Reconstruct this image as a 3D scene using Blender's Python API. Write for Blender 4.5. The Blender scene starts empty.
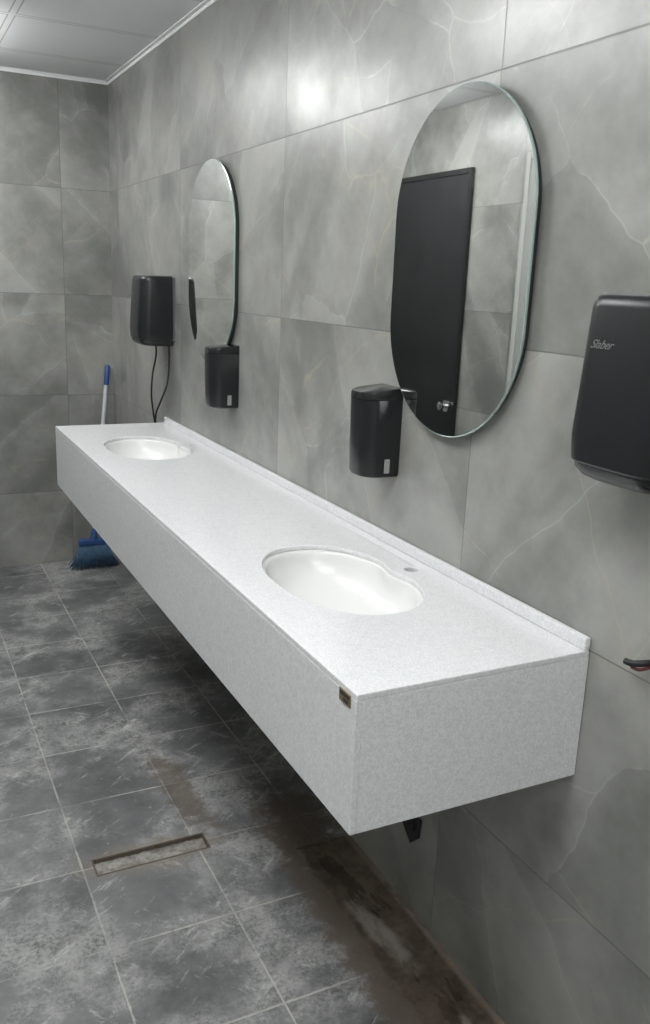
import bpy, bmesh, math, random
from mathutils import Vector, Matrix
from mathutils import noise as mn
random.seed(4)
scene = bpy.context.scene
col = scene.collection
scene.view_settings.view_transform = 'Standard'

# ------------------------------------------------------------------ measures
W = 1.1546      # plane of the basin wall
L = -0.65       # opposite wall
FAR = 4.962
BACK = -1.2
CEIL = 2.58
TOP = 0.962     # counter top
CX0 = 0.652     # counter front
CY0, CY1 = 1.140, 3.920
CBOT = 0.698
CW = W - .0015  # back of the counter, a hair off the tiles

# ------------------------------------------------------------------ helpers
def link_mesh(name, bm, mats, parent=None, smooth=False, autos=False):
    bmesh.ops.recalc_face_normals(bm, faces=bm.faces)
    me = bpy.data.meshes.new(name)
    bm.to_mesh(me); bm.free()
    if not isinstance(mats, (list, tuple)): mats = [mats]
    for m in mats: me.materials.append(m)
    if smooth:
        for p in me.polygons: p.use_smooth = True
    o = bpy.data.objects.new(name, me)
    col.objects.link(o)
    if autos:
        me.set_sharp_from_angle(angle=math.radians(38))
    if parent is not None:
        o.parent = parent
        o.matrix_parent_inverse = Matrix.Translation(-parent.location)
    return o

def bevel(o, w, seg=2, ang=35):
    m = o.modifiers.new('bevel', 'BEVEL'); m.width = w; m.segments = seg
    m.limit_method = 'ANGLE'; m.angle_limit = math.radians(ang)
    return o

def thing(name, label, cat, loc, group=None):
    o = bpy.data.objects.new(name, None); col.objects.link(o)
    o.empty_display_size = 0.05
    o.location = loc
    o['label'] = label; o['category'] = cat
    if group: o['group'] = group
    return o

def tag(o, label, cat, group=None, kind=None):
    o['label'] = label; o['category'] = cat
    if group: o['group'] = group
    if kind: o['kind'] = kind
    return o

def box(bm, x0, x1, y0, y1, z0, z1, mi=0):
    v = [bm.verts.new(p) for p in ((x0,y0,z0),(x1,y0,z0),(x1,y1,z0),(x0,y1,z0),(x0,y0,z1),(x1,y0,z1),(x1,y1,z1),(x0,y1,z1))]
    for f in ((0,3,2,1),(4,5,6,7),(0,1,5,4),(1,2,6,5),(2,3,7,6),(3,0,4,7)):
        fc = bm.faces.new([v[i] for i in f]); fc.material_index = mi

def tube(bm, pts, r, n=12, caps=True):
    pts = [Vector(p) for p in pts]
    rs = r if isinstance(r, (list, tuple)) else [r]*len(pts)
    rings = []; up = None
    for i, p in enumerate(pts):
        d = (pts[min(i+1, len(pts)-1)] - pts[max(i-1, 0)]).normalized()
        if up is None:
            up = Vector((0,0,1)) if abs(d.z) < .9 else Vector((1,0,0))
        s = d.cross(up).normalized(); up = s.cross(d).normalized()
        rings.append([bm.verts.new(p + (s*math.cos(2*math.pi*k/n) + up*math.sin(2*math.pi*k/n))*rs[i]) for k in range(n)])
    for a, b in zip(rings, rings[1:]):
        for k in range(n):
            bm.faces.new((a[k], a[(k+1)%n], b[(k+1)%n], b[k]))
    if caps:
        bm.faces.new(rings[0][::-1]); bm.faces.new(rings[-1])

def smooth_path(P, n=8):
    P = [Vector(p) for p in P]; out = []
    for i in range(len(P)-1):
        p0 = P[max(i-1,0)]; p1 = P[i]; p2 = P[i+1]; p3 = P[min(i+2,len(P)-1)]
        for k in range(n):
            t = k/n
            out.append(0.5*((2*p1)+(p2-p0)*t+(2*p0-5*p1+4*p2-p3)*t*t+(3*p1-p0-3*p2+p3)*t**3))
    out.append(P[-1]); return out

def wallprofile(w, d, r, bulge=0.0, n=8, m=8):
    """plan outline of a wall-hung box: a along the wall, b out of the wall"""
    pts = [(-w/2, 0.0)]
    for k in range(n+1):
        t = math.pi - k*(math.pi/2)/n
        pts.append((-w/2 + r + r*math.cos(t), d - r + r*math.sin(t)))
    for k in range(1, m):
        pts.append((-w/2 + r + (w-2*r)*k/m, d))
    for k in range(n+1):
        t = math.pi/2 - k*(math.pi/2)/n
        pts.append((w/2 - r + r*math.cos(t), d - r + r*math.sin(t)))
    pts.append((w/2, 0.0))
    return [(a, b + (bulge*(1-(2*a/w)**2) if b > 0 else 0)) for a, b in pts]

def wloft(bm, yc, secs, xoff=0.0):
    rings = []
    for prof, z in secs:
        rings.append([bm.verts.new((W - xoff - b, yc + a, z(a, b) if callable(z) else z)) for a, b in prof])
    n = len(rings[0])
    for A, B in zip(rings, rings[1:]):
        for k in range(n):
            bm.faces.new((A[k], A[(k+1)%n], B[(k+1)%n], B[k]))
    bm.faces.new(rings[0][::-1]); bm.faces.new(rings[-1])

# ------------------------------------------------------------------ node helpers
class NT:
    def __init__(s, name):
        s.m = bpy.data.materials.new(name); s.m.use_nodes = True
        s.t = s.m.node_tree; s.b = s.t.nodes['Principled BSDF']
    def _in(s, sock, v):
        if isinstance(v, bpy.types.NodeSocket): s.t.links.new(v, sock)
        elif v is not None: sock.default_value = v
    def math(s, op, a, b=None, c=None, clamp=False):
        n = s.t.nodes.new('ShaderNodeMath'); n.operation = op; n.use_clamp = clamp
        s._in(n.inputs[0], a)
        if b is not None: s._in(n.inputs[1], b)
        if c is not None: s._in(n.inputs[2], c)
        return n.outputs[0]
    def pos(s):
        n = s.t.nodes.new('ShaderNodeNewGeometry')
        q = s.t.nodes.new('ShaderNodeSeparateXYZ'); s.t.links.new(n.outputs['Position'], q.inputs[0])
        return n.outputs['Position'], q.outputs
    def comb(s, x, y, z):
        n = s.t.nodes.new('ShaderNodeCombineXYZ')
        for i, v in enumerate((x, y, z)): s._in(n.inputs[i], v)
        return n.outputs[0]
    def noise(s, vec, scale, detail=4, rough=.5, dist=0, color=False):
        n = s.t.nodes.new('ShaderNodeTexNoise'); s._in(n.inputs['Vector'], vec)
        n.inputs['Scale'].default_value = scale; n.inputs['Detail'].default_value = detail
        n.inputs['Roughness'].default_value = rough; n.inputs['Distortion'].default_value = dist
        return n.outputs[1 if color else 0]
    def vadd(s, a, b, k):
        n = s.t.nodes.new('ShaderNodeVectorMath'); n.operation = 'MULTIPLY_ADD'
        s._in(n.inputs[0], b); n.inputs[1].default_value = (k, k, k); s._in(n.inputs[2], a)
        return n.outputs[0]
    def voronoi(s, vec, scale, feature='F1'):
        n = s.t.nodes.new('ShaderNodeTexVoronoi'); n.feature = feature; s._in(n.inputs['Vector'], vec)
        n.inputs['Scale'].default_value = scale
        return n.outputs
    def white(s, vec):
        n = s.t.nodes.new('ShaderNodeTexWhiteNoise'); s._in(n.inputs['Vector'], vec); return n.outputs['Value'], n.outputs['Color']
    def ramp(s, v, a, b, lo=0.0, hi=1.0):
        n = s.t.nodes.new('ShaderNodeMapRange'); n.interpolation_type = 'SMOOTHSTEP'
        s._in(n.inputs[0], v)
        for i, q in enumerate((a, b, lo, hi)): s._in(n.inputs[i+1], q)
        return n.outputs[0]
    def mix(s, f, a, b):
        n = s.t.nodes.new('ShaderNodeMix'); n.data_type = 'RGBA'
        s._in(n.inputs[0], f)
        for sock, v in ((n.inputs[6], a), (n.inputs[7], b)):
            if isinstance(v, (tuple, list)): v = (*v, 1) if len(v) == 3 else v
            s._in(sock, v)
        return n.outputs[2]
    def bump(s, h, strength=.2, dist=.01):
        n = s.t.nodes.new('ShaderNodeBump'); n.inputs['Strength'].default_value = strength
        n.inputs['Distance'].default_value = dist; s._in(n.inputs['Height'], h)
        s.t.links.new(n.outputs[0], s.b.inputs['Normal'])
    def set(s, **k):
        for a, v in k.items():
            a = a.replace('_', ' ')
            if a == 'Base Color' and isinstance(v, (tuple, list)): v = (*v, 1)
            s._in(s.b.inputs[a], v)
        return s.m

def simple(name, c, rough=.5, metal=0.0, var=.08, scale=40, coat=0, spec=None):
    g = NT(name); p, _ = g.pos()
    f = g.noise(p, scale, 3)
    k = tuple(min(1, v*(1+var)+.003) for v in c); d = tuple(v*(1-var) for v in c)
    g.set(Base_Color=g.mix(f, d, k), Roughness=rough, Metallic=metal, Coat_Weight=coat)
    if spec is not None: g.b.inputs['Specular IOR Level'].default_value = spec
    return g.m

def ellipse(g, q, cx, cy, rx, ry, rot, wob, soft):
    ca, sa = math.cos(rot), math.sin(rot)
    x = g.math('SUBTRACT', q[0], cx); y = g.math('SUBTRACT', q[1], cy)
    a = g.math('DIVIDE', g.math('ADD', g.math('MULTIPLY', x, ca), g.math('MULTIPLY', y, sa)), rx)
    b = g.math('DIVIDE', g.math('SUBTRACT', g.math('MULTIPLY', y, ca), g.math('MULTIPLY', x, sa)), ry)
    r = g.math('SQRT', g.math('ADD', g.math('MULTIPLY', a, a), g.math('MULTIPLY', b, b)))
    return g.math('ADD', r, g.math('MULTIPLY', g.math('SUBTRACT', wob, .5), soft))

# ------------------------------------------------------------------ materials
def wall_tile(name, axis, off):
    g = NT(name); p, q = g.pos()
    h = q[axis]
    TW, TH = 1.07, .54
    u = g.math('DIVIDE', g.math('SUBTRACT', h, off), TW)
    v = g.math('DIVIDE', g.math('SUBTRACT', q[2], -.12), TH)
    iu, iv = g.math('FLOOR', u), g.math('FLOOR', v)
    fu, fv = g.math('FRACT', u), g.math('FRACT', v)
    du = g.math('MULTIPLY', g.math('MINIMUM', fu, g.math('SUBTRACT', 1.0, fu)), TW)
    dv = g.math('MULTIPLY', g.math('MINIMUM', fv, g.math('SUBTRACT', 1.0, fv)), TH)
    dd = g.math('MINIMUM', du, dv)
    joint = g.ramp(dd, .0008, .0024, 1, 0)
    wv, wc = g.white(g.comb(iu, iv, float(axis)))
    sg = g.math('SUBTRACT', g.math('MULTIPLY', g.math('GREATER_THAN', wv, .35), 2.0), 1.0)
    hx = g.math('MULTIPLY', h, sg)
    s1 = g.math('ADD', g.math('MULTIPLY', hx, .62), g.math('MULTIPLY', q[2], .78))
    s2 = g.math('SUBTRACT', g.math('MULTIPLY', hx, .78), g.math('MULTIPLY', q[2], .62))
    o1 = g.math('MULTIPLY', wv, 23.0)
    vec = g.comb(g.math('ADD', g.math('MULTIPLY', s1, 1.0), o1), g.math('ADD', g.math('MULTIPLY', s2, 1.8), o1), o1)
    iso = g.comb(g.math('ADD', h, o1), g.math('ADD', q[2], o1), o1)
    cloud = g.noise(vec, 1.3, 5, .56, .3)
    fine = g.noise(iso, 11, 8, .68, .2)
    patch = g.noise(iso, 3.2, 6, .62, .3)
    c = g.math('ADD', g.math('MULTIPLY', cloud, .50), g.math('ADD', g.math('MULTIPLY', fine, .20), g.math('MULTIPLY', patch, .30)))
    warp = g.noise(iso, 2.2, 4, .5, 0, color=True)
    vs = g.vadd(g.comb(g.math('ADD', g.math('MULTIPLY', s1, .9), o1), g.math('ADD', g.math('MULTIPLY', s2, 2.0), o1), 0.0), warp, .32)
    vo = g.voronoi(vs, 1.5)
    sp = g.t.nodes.new('ShaderNodeSeparateColor'); g.t.links.new(vo['Color'], sp.inputs[0])
    edge = g.voronoi(vs, 1.5, 'DISTANCE_TO_EDGE')['Distance']
    c = g.math('ADD', c, g.math('MULTIPLY', g.math('SUBTRACT', sp.outputs[0], .5), .09))
    vt = g.vadd(g.comb(g.math('ADD', g.math('MULTIPLY', s2, .9), o1), g.math('ADD', g.math('MULTIPLY', s1, 1.9), o1), 7.0), warp, .32)
    edge2 = g.voronoi(vt, 1.35, 'DISTANCE_TO_EDGE')['Distance']
    base = g.mix(g.ramp(c, .36, .64), (.162, .165, .153), (.318, .319, .299))
    halo = g.math('MULTIPLY', g.ramp(edge, .0, .12, 1, 0), g.ramp(patch, .38, .62))
    base = g.mix(g.math('MULTIPLY', halo, .22), base, (.43, .43, .405))
    ev = g.math('MULTIPLY', g.ramp(edge, .0, .008, 1, 0), g.ramp(patch, .42, .56))
    base = g.mix(g.math('MULTIPLY', ev, .30), base, (.52, .52, .48))
    warm = g.math('MULTIPLY', g.ramp(edge2, .0, .05, 1, 0), g.ramp(cloud, .45, .6))
    base = g.mix(g.math('MULTIPLY', warm, .16), base, (.33, .30, .22))
    e3 = g.math('MULTIPLY', g.ramp(edge2, .0, .007, 1, 0), g.ramp(patch, .44, .58))
    base = g.mix(g.math('MULTIPLY', e3, .45), base, (.41, .36, .25))
    base = g.mix(g.math('MULTIPLY', joint, .65), base, (.10, .10, .095))
    dust = g.noise(p, 5, 5, .6)
    g.set(Base_Color=base, Roughness=g.ramp(dust, .3, .8, .28, .38), IOR=1.6)
    g.bump(g.math('MULTIPLY', joint, -1.0), .3, .002)
    return g.m

M_wallR = wall_tile('grey_marble_tile_right', 1, .50)
M_wallF = wall_tile('grey_marble_tile_far', 0, -.17)

def floor_mat():
    g = NT('dusty_slate_floor'); p, q = g.pos()
    T = .3275
    u = g.math('DIVIDE', g.math('SUBTRACT', q[0], .0601), T)
    v = g.math('DIVIDE', g.math('SUBTRACT', q[1], .2000), T)
    iu, iv = g.math('FLOOR', u), g.math('FLOOR', v)
    fu, fv = g.math('FRACT', u), g.math('FRACT', v)
    du = g.math('MINIMUM', fu, g.math('SUBTRACT', 1.0, fu)); dv = g.math('MINIMUM', fv, g.math('SUBTRACT', 1.0, fv))
    dd = g.math('MULTIPLY', g.math('MINIMUM', du, dv), T)
    wob = g.noise(p, 50, 4)
    dd = g.math('ADD', dd, g.math('MULTIPLY', g.math('SUBTRACT', wob, .5), .006))
    joint = g.ramp(dd, .0013, .0040, 1, 0)
    wv, wc = g.white(g.comb(iu, iv, 3.0))
    vec = g.comb(g.math('ADD', q[0], g.math('MULTIPLY', wv, 9.0)), q[1], g.math('MULTIPLY', wv, 5.0))
    slate = g.noise(vec, 9, 8, .66, 0)
    base = g.mix(g.ramp(slate, .3, .7), (.054, .056, .057), (.140, .143, .144))
    base = g.mix(g.math('MULTIPLY', wv, .50), base, (.18, .183, .184))
    d1 = g.noise(p, 3.0, 7, .62, 0)
    grain = g.noise(p, 90, 5, .75, 0)
    d2 = g.noise(p, 15, 8, .7, 0)
    gg = g.math('ADD', g.math('MULTIPLY', d2, .5), g.math('MULTIPLY', grain, .5))
    dust = g.math('MULTIPLY', g.ramp(d1, .42, .60), g.ramp(gg, .38, .58))
    base = g.mix(g.math('MULTIPLY', dust, .55), base, (.46, .46, .445))
    def drag(ang, k1, k2, lo, hi, amt, z):
        nonlocal base
        ca, sa = math.cos(ang), math.sin(ang)
        a = g.math('ADD', g.math('MULTIPLY', q[0], ca), g.math('MULTIPLY', q[1], sa))
        b = g.math('SUBTRACT', g.math('MULTIPLY', q[1], ca), g.math('MULTIPLY', q[0], sa))
        s_ = g.noise(g.comb(g.math('MULTIPLY', a, k1), g.math('MULTIPLY', b, k2), z), 2.2, 9, .78, .1)
        base = g.mix(g.math('MULTIPLY', g.ramp(s_, lo, hi), amt), base, (.55, .55, .53))
    drag(.65, 2.2, 9.0, .56, .65, .48, 0.0)
    drag(-.9, 2.6, 8.0, .58, .67, .42, 5.0)
    pk = g.noise(p, 30, 7, .8)
    base = g.mix(g.math('MULTIPLY', g.ramp(pk, .60, .68), .45), base, (.58, .58, .56))
    grime = g.noise(p, 5.1, 5, .6)
    base = g.mix(g.math('MULTIPLY', joint, g.ramp(grime, .38, .58, .15, .85)), base, (.40, .39, .36))
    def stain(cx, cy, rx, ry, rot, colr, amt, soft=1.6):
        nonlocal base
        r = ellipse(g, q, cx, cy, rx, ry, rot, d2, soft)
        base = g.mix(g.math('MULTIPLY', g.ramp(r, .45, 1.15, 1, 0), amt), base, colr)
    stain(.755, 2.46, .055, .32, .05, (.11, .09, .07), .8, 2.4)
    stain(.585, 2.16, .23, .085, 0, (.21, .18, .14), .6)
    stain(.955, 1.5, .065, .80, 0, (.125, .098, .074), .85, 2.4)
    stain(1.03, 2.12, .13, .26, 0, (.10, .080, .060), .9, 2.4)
    g.set(Base_Color=base, Roughness=g.ramp(d1, .35, .65, .36, .70))
    hgt = g.math('SUBTRACT', g.math('MULTIPLY', slate, .4), g.math('MULTIPLY', joint, .6))
    g.bump(hgt, .35, .004)
    return g.m
M_floor = floor_mat()

def mortar_mat():
    g = NT('wet_mortar'); p, q = g.pos()
    vs = g.comb(g.math('MULTIPLY', q[0], 3.5), g.math('MULTIPLY', q[1], .9), 0.0)
    a = g.noise(p, 14, 9, .75, 0); b = g.noise(vs, 3.4, 7, .62, 0); w2 = g.noise(p, 22, 6, .7, 0)
    base = g.mix(g.ramp(a, .35, .65), (.068, .050, .037), (.165, .128, .096))
    base = g.mix(g.ramp(b, .32, .50, .55, 0), base, (.038, .028, .022))
    base = g.mix(g.ramp(b, .58, .70, 0, .45), base, (.27, .235, .195))
    for cx, cy, rx, ry, rot in ((1.035, 1.63, .036, .17, .12), (1.07, 1.25, .018, .08, -.1)):
        r = ellipse(g, q, cx, cy, rx, ry, rot, w2, 1.1)
        base = g.mix(g.math('MULTIPLY', g.ramp(r, .5, 1.05, 1, 0), .75), base, (.34, .315, .28))
    edge = g.ramp(g.math('SUBTRACT', W, q[0]), .012, .026, 1, 0)
    base = g.mix(g.math('MULTIPLY', edge, .55), base, (.30, .25, .20))
    edge = g.ramp(g.math('ADD', g.math('SUBTRACT', q[0], .975), g.math('MULTIPLY', g.math('SUBTRACT', w2, .5), .04)), .004, .020, 1, 0)
    base = g.mix(g.math('MULTIPLY', edge, .5), base, (.20, .16, .125))
    g.set(Base_Color=base, Roughness=g.ramp(b, .38, .55, .22, .7)); g.bump(a, .5, .006)
    return g.m
M_mortar = mortar_mat()

def sand_mat():
    g = NT('sandy_dirt'); p, q = g.pos()
    a = g.noise(p, 40, 6, .7); b = g.noise(p, 14, 4, .6)
    base = g.mix(g.ramp(a, .35, .65), (.18, .17, .155), (.35, .335, .305))
    base = g.mix(g.ramp(b, .42, .58, 0, .5), base, (.12, .10, .08))
    g.set(Base_Color=base, Roughness=.85); g.bump(a, .6, .005)
    return g.m
M_sand = sand_mat()

def corian():
    g = NT('speckled_solid_surface'); p, q = g.pos()
    a = g.noise(p, 240, 3, .65); b = g.noise(p, 65, 6, .74)
    base = g.mix(g.ramp(a, .34, .62), (.605, .612, .620), (.730, .736, .742))
    base = g.mix(g.ramp(b, .38, .53, .38, 0), base, (.570, .580, .592))
    base = g.mix(g.ramp(g.noise(p, 320, 1), .66, .74, 0, .5), base, (.86, .86, .86))
    g.set(Base_Color=base, Roughness=.19)
    return g.m
M_corian = corian()
M_basin = simple('white_basin', (.71, .71, .70), .26, var=.01, coat=.05)
def ceil_mat():
    g = NT('ceiling_board'); p, q = g.pos()
    T = .6
    u = g.math('DIVIDE', g.math('SUBTRACT', q[0], .5546), T); v = g.math('DIVIDE', g.math('SUBTRACT', q[1], 3.96), T)
    fu, fv = g.math('FRACT', u), g.math('FRACT', v)
    d = g.math('MULTIPLY', g.math('MINIMUM', g.math('MINIMUM', fu, g.math('SUBTRACT', 1.0, fu)), g.math('MINIMUM', fv, g.math('SUBTRACT', 1.0, fv))), T)
    bar = g.ramp(d, .011, .0125, 1, 0); sh = g.math('MULTIPLY', g.ramp(d, .0125, .019, 1, 0), g.math('SUBTRACT', 1.0, bar))
    base = g.mix(g.noise(p, 3, 2, .5), (.78, .79, .80), (.82, .83, .84))
    base = g.mix(bar, base, (.80, .80, .80)); base = g.mix(g.math('MULTIPLY', sh, .85), base, (.28, .28, .28))
    g.set(Base_Color=base, Roughness=1.0)
    g.b.inputs['Specular IOR Level'].default_value = .02
    return g.m
M_ceil = ceil_mat()
M_trim = simple('white_painted_metal', (.82, .83, .83), .5, var=.02)
M_black = simple('satin_black_plastic', (.012, .0125, .014), .30, var=.15, scale=200, spec=.38)
M_black2 = simple('dark_grey_plastic', (.014, .015, .016), .22, var=.1, scale=200, spec=.40)
M_grey = simple('grey_plastic', (.13, .13, .135), .28, var=.03)
M_sticker = simple('sticker_grey', (.30, .30, .29), .5, var=.5, scale=400)
M_letters = simple('pale_lettering', (.16, .16, .16), .4, var=.02)
M_cord = simple('black_rubber', (.010, .010, .011), .5)
M_door = simple('dark_door', (.014, .015, .017), .45, var=.45, scale=6)
M_dframe = simple('dark_door_frame', (.008, .009, .010), .4, var=.1)
M_lframe = simple('pale_door_frame', (.42, .42, .40), .4, var=.04)
M_ldoor = simple('pale_door', (.30, .31, .30), .45, var=.05, scale=5)
M_paint = simple('white_paint', (.74, .74, .73), .7, var=.02, scale=3)
M_chrome = simple('brushed_metal', (.72, .72, .72), .22, 1.0, var=.03)
M_gold = simple('gold_metal', (.34, .27, .16), .35, .8, var=.05)
M_dark = simple('dark_enamel', (.035, .03, .025), .4)
M_mback = simple('mirror_back', (.03, .032, .033), .5)
M_gedge = simple('glass_edge', (.45, .55, .53), .12, .5, var=.03)
M_blue = simple('blue_plastic', (.03, .08, .24), .4, var=.1)
M_bris = simple('blue_bristle', (.05, .11, .19), .6, var=.6, scale=60)
M_white = simple('white_handle', (.50, .52, .56), .35, var=.03)
M_red = simple('red_insulation', (.08, .015, .012), .4)
M_rim = simple('dusty_brown_rim', (.10, .078, .06), .8, var=.5, scale=50)
g = NT('mirror_silver'); p, q = g.pos()
g.set(Base_Color=(.88, .90, .89), Metallic=1.0, Roughness=g.ramp(g.noise(p, 12, 5, .7), .5, .85, .012, .05)); M_mirror = g.m
g = NT('lamp_diffuser'); p, q = g.pos()
g.set(Base_Color=(.9, .9, .9), Emission_Color=(.985, .995, 1, 1), Emission_Strength=14.5); M_lamp = g.m

# ------------------------------------------------------------------ room shell
def struct(name, bm, m, label=None):
    o = link_mesh(name, bm, m); o['kind'] = 'structure'
    if label: o['label'] = label
    return o
bm = bmesh.new(); box(bm, W, W+.1, BACK-.1, FAR+.1, -.12, CEIL+.1); struct('wall_right', bm, M_wallR)
bm = bmesh.new(); box(bm, L, W, FAR, FAR+.1, -.12, CEIL+.1); struct('wall_far', bm, M_wallF)
bm = bmesh.new(); box(bm, L-.1, L, BACK-.1, FAR+.1, -.12, CEIL+.1); struct('wall_left', bm, M_wallR)
bm = bmesh.new(); box(bm, L, W, BACK-.1, BACK, -.12, CEIL+.1); struct('wall_back', bm, M_paint)
bm = bmesh.new(); box(bm, L, W, BACK, FAR, CEIL, CEIL+.08); struct('ceiling', bm, M_ceil)
SX0, SX1, SY0, SY1 = .418, .750, 2.122, 2.200
TX0, TY1 = .975, 2.02
xs = [L, SX0, SX1, TX0, W]; ys = [BACK, TY1, SY0, SY1, FAR]
bm = bmesh.new()
vc = {}
def V(x, y, z):
    k = (round(x,5), round(y,5), round(z,5))
    if k not in vc: vc[k] = bm.verts.new(k)
    return vc[k]
def depth(i, j):
    if i < 0 or j < 0 or i > 3 or j > 3: return None
    if i == 1 and j == 2: return -.022
    if i == 3 and j == 0: return -.020
    return 0.0
for i in range(4):
    for j in range(4):
        z = depth(i, j)
        bm.faces.new((V(xs[i],ys[j],z), V(xs[i+1],ys[j],z), V(xs[i+1],ys[j+1],z), V(xs[i],ys[j+1],z)))
        if z < 0:
            for (di, dj, a, b) in ((-1,0,(i,j),(i,j+1)), (1,0,(i+1,j),(i+1,j+1)), (0,-1,(i,j),(i+1,j)), (0,1,(i,j+1),(i+1,j+1))):
                zz = depth(i+di, j+dj)
                if zz == 0.0:
                    pa = (xs[a[0]], ys[a[1]]); pb = (xs[b[0]], ys[b[1]])
                    bm.faces.new((V(*pa, z), V(*pb, z), V(*pb, 0.0), V(*pa, 0.0)))
b4 = [bm.verts.new(p) for p in ((L,BACK,-.12),(W,BACK,-.12),(W,FAR,-.12),(L,FAR,-.12))]
bm.faces.new(b4)
struct('floor', bm, M_floor)
bm = bmesh.new(); box(bm, W-.020, W, BACK, FAR, CEIL-.004, CEIL); box(bm, W-.003, W, BACK, FAR, CEIL-.016, CEIL-.004); struct('trim_1', bm, M_trim)
bm = bmesh.new(); box(bm, L, W-.020, FAR-.020, FAR, CEIL-.004, CEIL); box(bm, L, W-.003, FAR-.003, FAR, CEIL-.016, CEIL-.004); struct('trim_2', bm, M_trim)
def door(name, y0, y1, zt, md, mf, hy, fw):
    bm = bmesh.new(); box(bm, L, L+.018, y0+fw, y1-fw, .005, zt-fw)
    d = struct(name, bm, md)
    bm = bmesh.new(); box(bm, L, L+.024, y0, y0+fw, 0, zt); box(bm, L, L+.024, y1-fw, y1, 0, zt); box(bm, L, L+.024, y0+fw, y1-fw, zt-fw, zt)
    bevel(link_mesh('door_frame', bm, mf, d), .003)
    bm = bmesh.new()
    tube(bm, [(L+.018, hy, .955), (L+.024, hy, .955)], .034, 24)
    tube(bm, [(L+.024, hy, .955), (L+.045, hy, .955), (L+.05, hy, .955), (L+.066, hy, .955), (L+.072, hy, .955)], [.010, .010, .022, .024, .016], 20)
    link_mesh('door_knob', bm, M_chrome, d, True, True)
door('door_1', 4.12, 4.93, 2.245, M_door, M_dframe, 4.205, .03)
door('door_2', 2.86, 3.665, 2.27, M_ldoor, M_lframe, 3.56, .030)

# ------------------------------------------------------------------ floor slot and mortar strip
bm = bmesh.new()
nx, ny = 34, 10
random.seed(7)
gr = [[bm.verts.new((SX0+.001+(SX1-SX0-.002)*i/nx, SY0+.001+(SY1-SY0-.002)*j/ny, -.018 + random.uniform(0,.005) + (.006 if j in (0,ny) or i in (0,nx) else 0))) for j in range(ny+1)] for i in range(nx+1)]
for i in range(nx):
    for j in range(ny): bm.faces.new((gr[i][j], gr[i+1][j], gr[i+1][j+1], gr[i][j+1]))
base = thing('drain_channel', 'open rectangular drain slot in the floor, full of sandy dirt with brown rim', 'floor drain', ((SX0+SX1)/2, (SY0+SY1)/2, -.02))
link_mesh('dirt_fill', bm, M_sand, base, True)
bm = bmesh.new()
def rimbar(x0, x1, y0, y1):
    box(bm, x0, x1, y0, y1, -.02, .0008)
t = .005
rimbar(SX0, SX1, SY0, SY0+t); rimbar(SX0, SX1, SY1-t, SY1); rimbar(SX0, SX0+t, SY0+t, SY1-t); rimbar(SX1-t, SX1, SY0+t, SY1-t)
link_mesh('channel_rim', bm, M_rim, base)

bm = bmesh.new()
nx, ny = 16, 160
gr = []
for i in range(nx+1):
    row = []
    for j in range(ny+1):
        x = TX0 + .001 + (W-TX0-.002)*i/nx; y = BACK+.01 + (TY1-BACK-.012)*j/ny
        z = -.006 + .007*mn.noise(Vector((x*9, y*5, 1.3))) + .002*mn.noise(Vector((x*40, y*40, 0)))
        if i >= nx-2: z += .003
        row.append(bm.verts.new((x, y, min(z, .0005))))
    gr.append(row)
for i in range(nx):
    for j in range(ny): bm.faces.new((gr[i][j], gr[i+1][j], gr[i+1][j+1], gr[i][j+1]))
tag(link_mesh('mortar_strip', bm, M_mortar, None, True), 'dark brown wet mortar strip without tiles along the foot of the wall', 'mortar', kind='stuff')

# ------------------------------------------------------------------ vanity counter
van = thing('vanity_counter', 'long white speckled wall-hung washbasin counter with deep apron and two sunken basins', 'washbasin counter', ((CX0+W)/2, (CY0+CY1)/2, CBOT))
BX = .902
def outline(yc, s=1.0, dent=.018, n=128):
    pts = []
    for k in range(n):
        t = 2*math.pi*k/n
        c, sn = math.cos(t), math.sin(t)
        e = .90
        y = .248*math.copysign(abs(c)**e, c)
        x = .155*math.copysign(abs(sn)**e, sn)
        if sn > 0: x -= dent*math.exp(-((y+.002)/.056)**2)
        pts.append((BX + x*s, yc + y*s))
    return pts
BY = (1.688, 3.340)
TH = .012
bm = bmesh.new(); edges = []
def loop(pts, z):
    vs = [bm.verts.new((x, y, z)) for x, y in pts]
    return [bm.edges.new((vs[i], vs[(i+1) % len(vs)])) for i in range(len(vs))]
edges += loop([(CX0, CY0), (CW, CY0), (CW, CY1), (CX0, CY1)], TOP)
for yc in BY:
    edges += loop(outline(yc), TOP)
    edges += loop([(1.088+.0165*math.cos(2*math.pi*k/28), yc-.014+.0165*math.sin(2*math.pi*k/28)) for k in range(28)], TOP)
bmesh.ops.triangle_fill(bm, edges=edges, use_beauty=True)
ret = bmesh.ops.extrude_face_region(bm, geom=bm.faces[:])
for v in [e for e in ret['geom'] if isinstance(e, bmesh.types.BMVert)]: v.co.z -= TH
bevel(link_mesh('countertop', bm, M_corian, van), .0022, 2)
bm = bmesh.new(); box(bm, CX0, CX0+TH, CY0, CY1, CBOT, TOP-TH); bevel(link_mesh('front_apron', bm, M_corian, van), .0015)
for y in (CY0, CY1-TH):
    bm = bmesh.new(); box(bm, CX0+TH, CW, y, y+TH, CBOT, TOP-TH); bevel(link_mesh('end_panel', bm, M_corian, van), .0012)
bm = bmesh.new(); box(bm, CW-.014, CW, CY0, CY1, TOP, TOP+.026); bevel(link_mesh('backsplash', bm, M_corian, van), .003)
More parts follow.
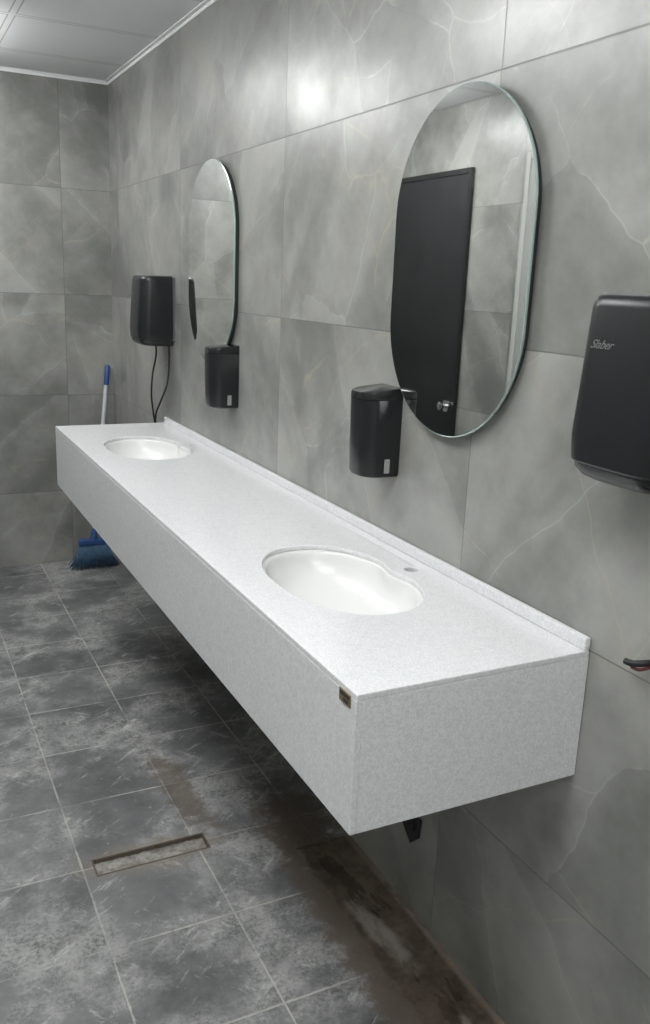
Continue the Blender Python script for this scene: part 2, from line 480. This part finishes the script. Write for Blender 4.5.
for yc in BY:
    bm = bmesh.new(); rings = []
    for s, z, dn in ((1.07,.9498,.018),(.958,.9498,.018),(.948,.9475,.018),(.938,.941,.017),(.925,.930,.013),(.90,.915,.008),(.85,.899,.003),(.75,.881,.001),(.56,.866,0),(.30,.857,0),(.10,.855,0)):
        rings.append([bm.verts.new((x, y, z)) for x, y in outline(yc, s, dn)])
    for A, B in zip(rings, rings[1:]):
        for k in range(len(A)): bm.faces.new((A[k], A[(k+1)%len(A)], B[(k+1)%len(A)], B[k]))
    bm.faces.new(rings[-1])
    ba = link_mesh('basin', bm, M_basin, van, True)
    ba['label'] = 'white oval sunken basin with a curved notch in its back edge'
    bm = bmesh.new(); tube(bm, [(BX, yc, .8545), (BX, yc, .8570)], .018, 24); tube(bm, [(BX, yc, .8565), (BX, yc, .859)], .010, 20)
    dr = link_mesh('drain', bm, M_chrome, None, True, True); dr.parent = ba
np_y, np_z = 1.178, .941
bm = bmesh.new(); box(bm, CX0-.002, CX0, np_y-.020, np_y+.020, np_z-.0115, np_z+.0115)
npl = bevel(link_mesh('name_plate', bm, M_gold, van), .0006)
npl['label'] = 'tiny gold and dark maker plate'
bm = bmesh.new()
box(bm, CX0-.0026, CX0-.002, np_y-.017, np_y+.017, np_z+.0015, np_z+.0085)
box(bm, CX0-.0026, CX0-.002, np_y-.013, np_y+.004, np_z-.0075, np_z-.0015)
pe = link_mesh('plate_enamel', bm, M_dark, None); pe.parent = npl

# ------------------------------------------------------------------ mirrors
def mirror(yc, zc, label):
    t = thing('wall_mirror', label, 'mirror', (W, yc, zc), 'pill-shaped mirrors above the counter')
    R, H = .258, .371
    def ring(inset):
        r = R - inset; h = H - R
        pts = []
        n = 40
        for k in range(n+1):
            a = math.pi*k/n; pts.append((r*math.cos(a), h + r*math.sin(a)))
        for k in range(n+1):
            a = math.pi + math.pi*k/n; pts.append((r*math.cos(a), -h + r*math.sin(a)))
        return pts
    bm = bmesh.new()
    rr = [[bm.verts.new((x, yc+a, zc+b)) for a, b in ring(i)] for x, i in ((W-.018, .0), (W-.0225, .0), (W-.0235, .0025))]
    for q_, (A, B) in enumerate(zip(rr, rr[1:])):
        for k in range(len(A)):
            f = bm.faces.new((A[k], A[(k+1)%len(A)], B[(k+1)%len(A)], B[k])); f.material_index = 1
    f = bm.faces.new(rr[0][::-1]); f.material_index = 1
    bm.faces.new(rr[-1])
    link_mesh('mirror_glass', bm, [M_mirror, M_gedge], t)
    bm = bmesh.new()
    rr = [[bm.verts.new((x, yc+a, zc+b)) for a, b in ring(.012)] for x in (W, W-.018)]
    for k in range(len(rr[0])): bm.faces.new((rr[0][k], rr[0][(k+1)%len(rr[0])], rr[1][(k+1)%len(rr[0])], rr[1][k]))
    bm.faces.new(rr[0][::-1]); bm.faces.new(rr[1])
    link_mesh('back_panel', bm, M_mback, t)
mirror(1.655, 1.656, 'frameless pill-shaped mirror reflecting a dark door, above the near basin')
mirror(3.270, 1.668, 'frameless pill-shaped mirror above the far basin, near the corner')

# ------------------------------------------------------------------ soap dispensers
def soap(yc, label, dz=0.0):
    z0, z1 = 1.141+dz, 1.368+dz
    t = thing('soap_dispenser', label, 'soap dispenser', (W, yc, z0), 'black wall soap dispensers')
    w, d = .110, .096
    bm = bmesh.new()
    P = lambda s, dd: wallprofile(w*s, dd, .032*s, .010)
    wloft(bm, yc, [(P(.86, .080), z0), (P(.93, .088), z0+.003), (P(.965, .093), z0+.012), (P(.985, .095), z0+.09), (P(1.0, d), z1-.032), (P(.99, d-.0012), z1-.0312)])
    link_mesh('body', bm, M_black, t, True, True)
    bm = bmesh.new()
    sl = lambda base: (lambda a, b: base - .10*b)
    wloft(bm, yc, [(P(.985, d-.0015), z1-.0312), (P(1.0, d), z1-.030), (P(1.0, d), sl(z1-.008)), (P(.985, d-.002), sl(z1-.002)), (P(.94, d-.008), sl(z1))])
    link_mesh('lid', bm, M_black2, t, True, True)
    bm = bmesh.new()
    yy = yc - w*.975/2 - .0004
    box(bm, W-.043, W-.028, yy-.0006, yy+.003, z0+.012, z0+.048)
    link_mesh('sticker', bm, M_sticker, t)
    bm = bmesh.new(); tube(bm, [(W-.05, yc, z0+.002), (W-.05, yc, z0-.006)], .010, 16)
    link_mesh('nozzle', bm, M_black2, t, True, True)
soap(1.921, 'black soap dispenser beside the near mirror, overlapping its lower left curve')
soap(3.060, 'black soap dispenser hanging just below the far mirror', .015)

# ------------------------------------------------------------------ hand dryers
def dryer(yc, label, cords):
    z0, z1 = 1.320, 1.614
    t = thing('hand_dryer', label, 'hand dryer', (W, yc, z0), 'black wall-mounted hand dryers')
    w, d = .216, .142
    TD = .129
    P = lambda s, dd, r=.044: wallprofile(w*s, dd, r, .007)
    bm = bmesh.new()
    zs, ds = z0+.07, z1-.02
    wloft(bm, yc, [(P(.965, .135), z0+.026), (P(.985, .139), z0+.030), (P(1.0, d), zs), (P(.98, TD), ds), (P(.97, TD-.003), z1-.008), (P(.95, TD-.009), z1-.002), (P(.925, TD-.016), z1)], .012)
    link_mesh('cover', bm, M_black, t, True, True)
    bm = bmesh.new()
    wloft(bm, yc, [(P(.66, .090), z0-.004), (P(.80, .110), z0-.001), (P(.89, .122), z0+.005), (P(.945, .132), z0+.016), (P(.96, .1345), z0+.0255)], .012)
    link_mesh('air_outlet', bm, M_black2, t, True, True)
    bm = bmesh.new(); wloft(bm, yc, [(wallprofile(w*.95, .012, .003), z0+.02), (wallprofile(w*.95, .012, .003), z1-.004)])
    link_mesh('back_plate', bm, M_grey, t)
    bm = bmesh.new()
    wloft(bm, yc, [(P(.94, TD-.012), z1-.0015), (P(.925, TD-.016), z1+.0025)], .012)
    link_mesh('top_cap', bm, M_grey, t, True, True)
    cu = bpy.data.curves.new('lettering', 'FONT'); cu.body = 'Slaber'; cu.size = .0195; cu.extrude = .0002; cu.shear = .6
    cu.space_character = .95
    cu.align_x = 'CENTER'
    tmp = bpy.data.objects.new('tmp', cu); col.objects.link(tmp)
    bpy.context.view_layer.update()
    me = bpy.data.meshes.new_from_object(tmp.evaluated_get(bpy.context.evaluated_depsgraph_get()))
    bpy.data.objects.remove(tmp)
    zt = 1.527; yo = .042
    k = (zt+.004 - zs)/(ds-zs)
    dd = d + (TD-d)*k
    slope = (d-TD)/(ds-zs)
    aw = 2*yo/(w*.99); front = dd + .007*(1-aw*aw)
    th = math.atan(slope); ry = .007*2*aw/(w*.99/2)
    X_ = Vector((ry*.5, -1, 0)).normalized()
    Y_ = Vector((math.sin(th), 0, math.cos(th))); N_ = X_.cross(Y_).normalized()
    O_ = Vector((W-.012-front, yc+yo, zt+.004)) + N_*.0018
    mt = Matrix(((X_.x,Y_.x,N_.x,O_.x),(X_.y,Y_.y,N_.y,O_.y),(X_.z,Y_.z,N_.z,O_.z),(0,0,0,1)))
    me.transform(mt); me.materials.clear(); me.materials.append(M_letters)
    o = bpy.data.objects.new('lettering', me); col.objects.link(o); o.parent = t; o.matrix_parent_inverse = Matrix.Translation(-t.location)
    for c in cords:
        bm = bmesh.new(); tube(bm, smooth_path(c), .0042, 8); link_mesh('cord', bm, M_cord, t, True)
dryer(1.006, 'large black hand dryer nearest the camera, beside the near mirror', [])
yf = 3.890
dryer(yf, 'black hand dryer near the corner with two cords hanging below', [
    [(W-.06, yf+.0, 1.325), (W-.055, yf+.01, 1.27), (W-.055, yf+.07, 1.18), (W-.045, yf+.13, 1.08), (W-.03, yf+.16, 1.0), (W-.012, yf+.17, .90), (W-.004, yf+.175, .85)],
    [(W-.02, yf-.07, 1.34), (W-.02, yf-.075, 1.25), (W-.022, yf-.05, 1.15), (W-.03, yf+.03, 1.06), (W-.03, yf+.11, .99), (W-.02, yf+.15, .92), (W-.004, yf+.18, .82)]])

# ------------------------------------------------------------------ broom
hx, hy = .985, 4.80
br = thing('broom', 'blue push broom with white handle standing in the far corner behind the counter', 'broom', (hx, hy, 0))
topv = Vector((1.118, 4.945, 1.125)); low = Vector((hx, hy, .17)); dv = topv-low
bm = bmesh.new(); tube(bm, [low, low+dv*.90], .011, 14); link_mesh('handle', bm, M_white, br, True, True)
bm = bmesh.new(); tube(bm, [low+dv*.885, low+dv*.895, low+dv*.99, topv], [.0115, .0145, .0145, .010], 14); link_mesh('grip', bm, M_blue, br, True, True)
bm = bmesh.new()
tube(bm, [low+dv*-.02, low+dv*.06], [.022, .015], 14)
box(bm, hx-.085, hx+.085, hy-.022, hy+.022, .135, .168)
bevel(link_mesh('brush_head', bm, M_blue, br, False), .006)
bm = bmesh.new(); random.seed(3)
for i in range(30):
    for j in range(6):
        a = -1+2*(i+.5)/30; b = -1+2*(j+.5)/6
        p0 = (hx+a*.08, hy+b*.018, .14)
        sx = a*.135 + random.uniform(-.008, .008); sy = b*.045 + random.uniform(-.006, .006)
        p1 = (hx+a*.100, hy+b*.03, .07); p2 = (hx+sx, hy+sy, random.uniform(.001, .016))
        tube(bm, [p0, p1, p2], [.0034, .0032, .0018], 5)
b_ = link_mesh('bristles', bm, M_bris, br, True); b_['kind'] = 'stuff'

# ------------------------------------------------------------------ waste outlet and cable stub
wp = thing('waste_outlet', 'small dark angular waste outlet in the wall under the near end of the counter', 'pipe outlet', (W, 1.70, .225))
bm = bmesh.new()
pts = [(1.780, .280), (1.645, .280), (1.650, .225), (1.685, .190), (1.715, .215)]
A = [bm.verts.new((W, y, z)) for y, z in pts]; B = [bm.verts.new((W-.006, y, z)) for y, z in pts]
for k in range(5): bm.faces.new((A[k], A[(k+1)%5], B[(k+1)%5], B[k]))
bm.faces.new(A); bm.faces.new(B[::-1])
link_mesh('wall_flange', bm, M_cord, wp)
bm = bmesh.new(); tube(bm, [(W-.006, 1.685, .245), (W-.012, 1.685, .245)], .018, 24); link_mesh('pipe_end', bm, M_cord, wp, True, True)
cs = thing('cable_stub', 'black cable end with red wire poking out of the wall', 'cable', (W, 1.02, .995))
bm = bmesh.new(); tube(bm, smooth_path([(W, .99, 1.0), (W-.02, .995, 1.0), (W-.030, 1.01, .995), (W-.032, 1.025, .994)]), .006, 10); link_mesh('sheath', bm, M_cord, cs, True, True)
bm = bmesh.new(); tube(bm, smooth_path([(W, .99, .994), (W-.02, .99, .992), (W-.026, 1.0, .987), (W-.03, 1.012, .988)]), .003, 8); link_mesh('wire', bm, M_red, cs, True, True)

# ------------------------------------------------------------------ ceiling lights
LB = ('boxy white ceiling light at the far end of the room', 'boxy white ceiling light over the middle of the counter',
      'boxy white ceiling light above the camera', 'boxy white fill light added on the unseen ceiling behind the camera')
for i, (x, y) in enumerate(((.08, 4.28), (.05, 2.62), (.0, .95), (-.05, -.55))):  # last one is an unseen fill, added to brighten the counter's near end
    t = thing('ceiling_light', LB[i], 'ceiling light', (x, y, CEIL), 'boxy ceiling lights')
    h = .30; l = .38; f = .016
    bm = bmesh.new()
    box(bm, x-h, x+h, y-l, y-l+f, CEIL-.012, CEIL); box(bm, x-h, x+h, y+l-f, y+l, CEIL-.012, CEIL)
    box(bm, x-h, x-h+f, y-l+f, y+l-f, CEIL-.012, CEIL); box(bm, x+h-f, x+h, y-l+f, y+l-f, CEIL-.012, CEIL)
    link_mesh('frame', bm, M_trim, t)
    bm = bmesh.new(); box(bm, x-h+f, x+h-f, y-l+f, y+l-f, CEIL-.085, CEIL-.001)
    link_mesh('diffuser', bm, M_lamp, t)

w = bpy.data.worlds.new('world'); scene.world = w; w.use_nodes = True
w.node_tree.nodes['Background'].inputs[0].default_value = (.5, .5, .5, 1); w.node_tree.nodes['Background'].inputs[1].default_value = .1

# ------------------------------------------------------------------ camera
cam = bpy.data.cameras.new('camera'); co = bpy.data.objects.new('camera', cam); col.objects.link(co); scene.camera = co
cam.sensor_width = 36; cam.sensor_fit = 'AUTO'; cam.lens = 875/1024*36; cam.clip_start = .02
Yv = Vector((-450, 247, -875)).normalized()
Xv = Vector((1854, 152, -875)); Xv = (Xv - Yv*Xv.dot(Yv)).normalized(); Zv = Xv.cross(Yv)
co.matrix_world = Matrix.Translation((0, 0, 1.612)) @ Matrix((Xv, Yv, Zv)).to_4x4()
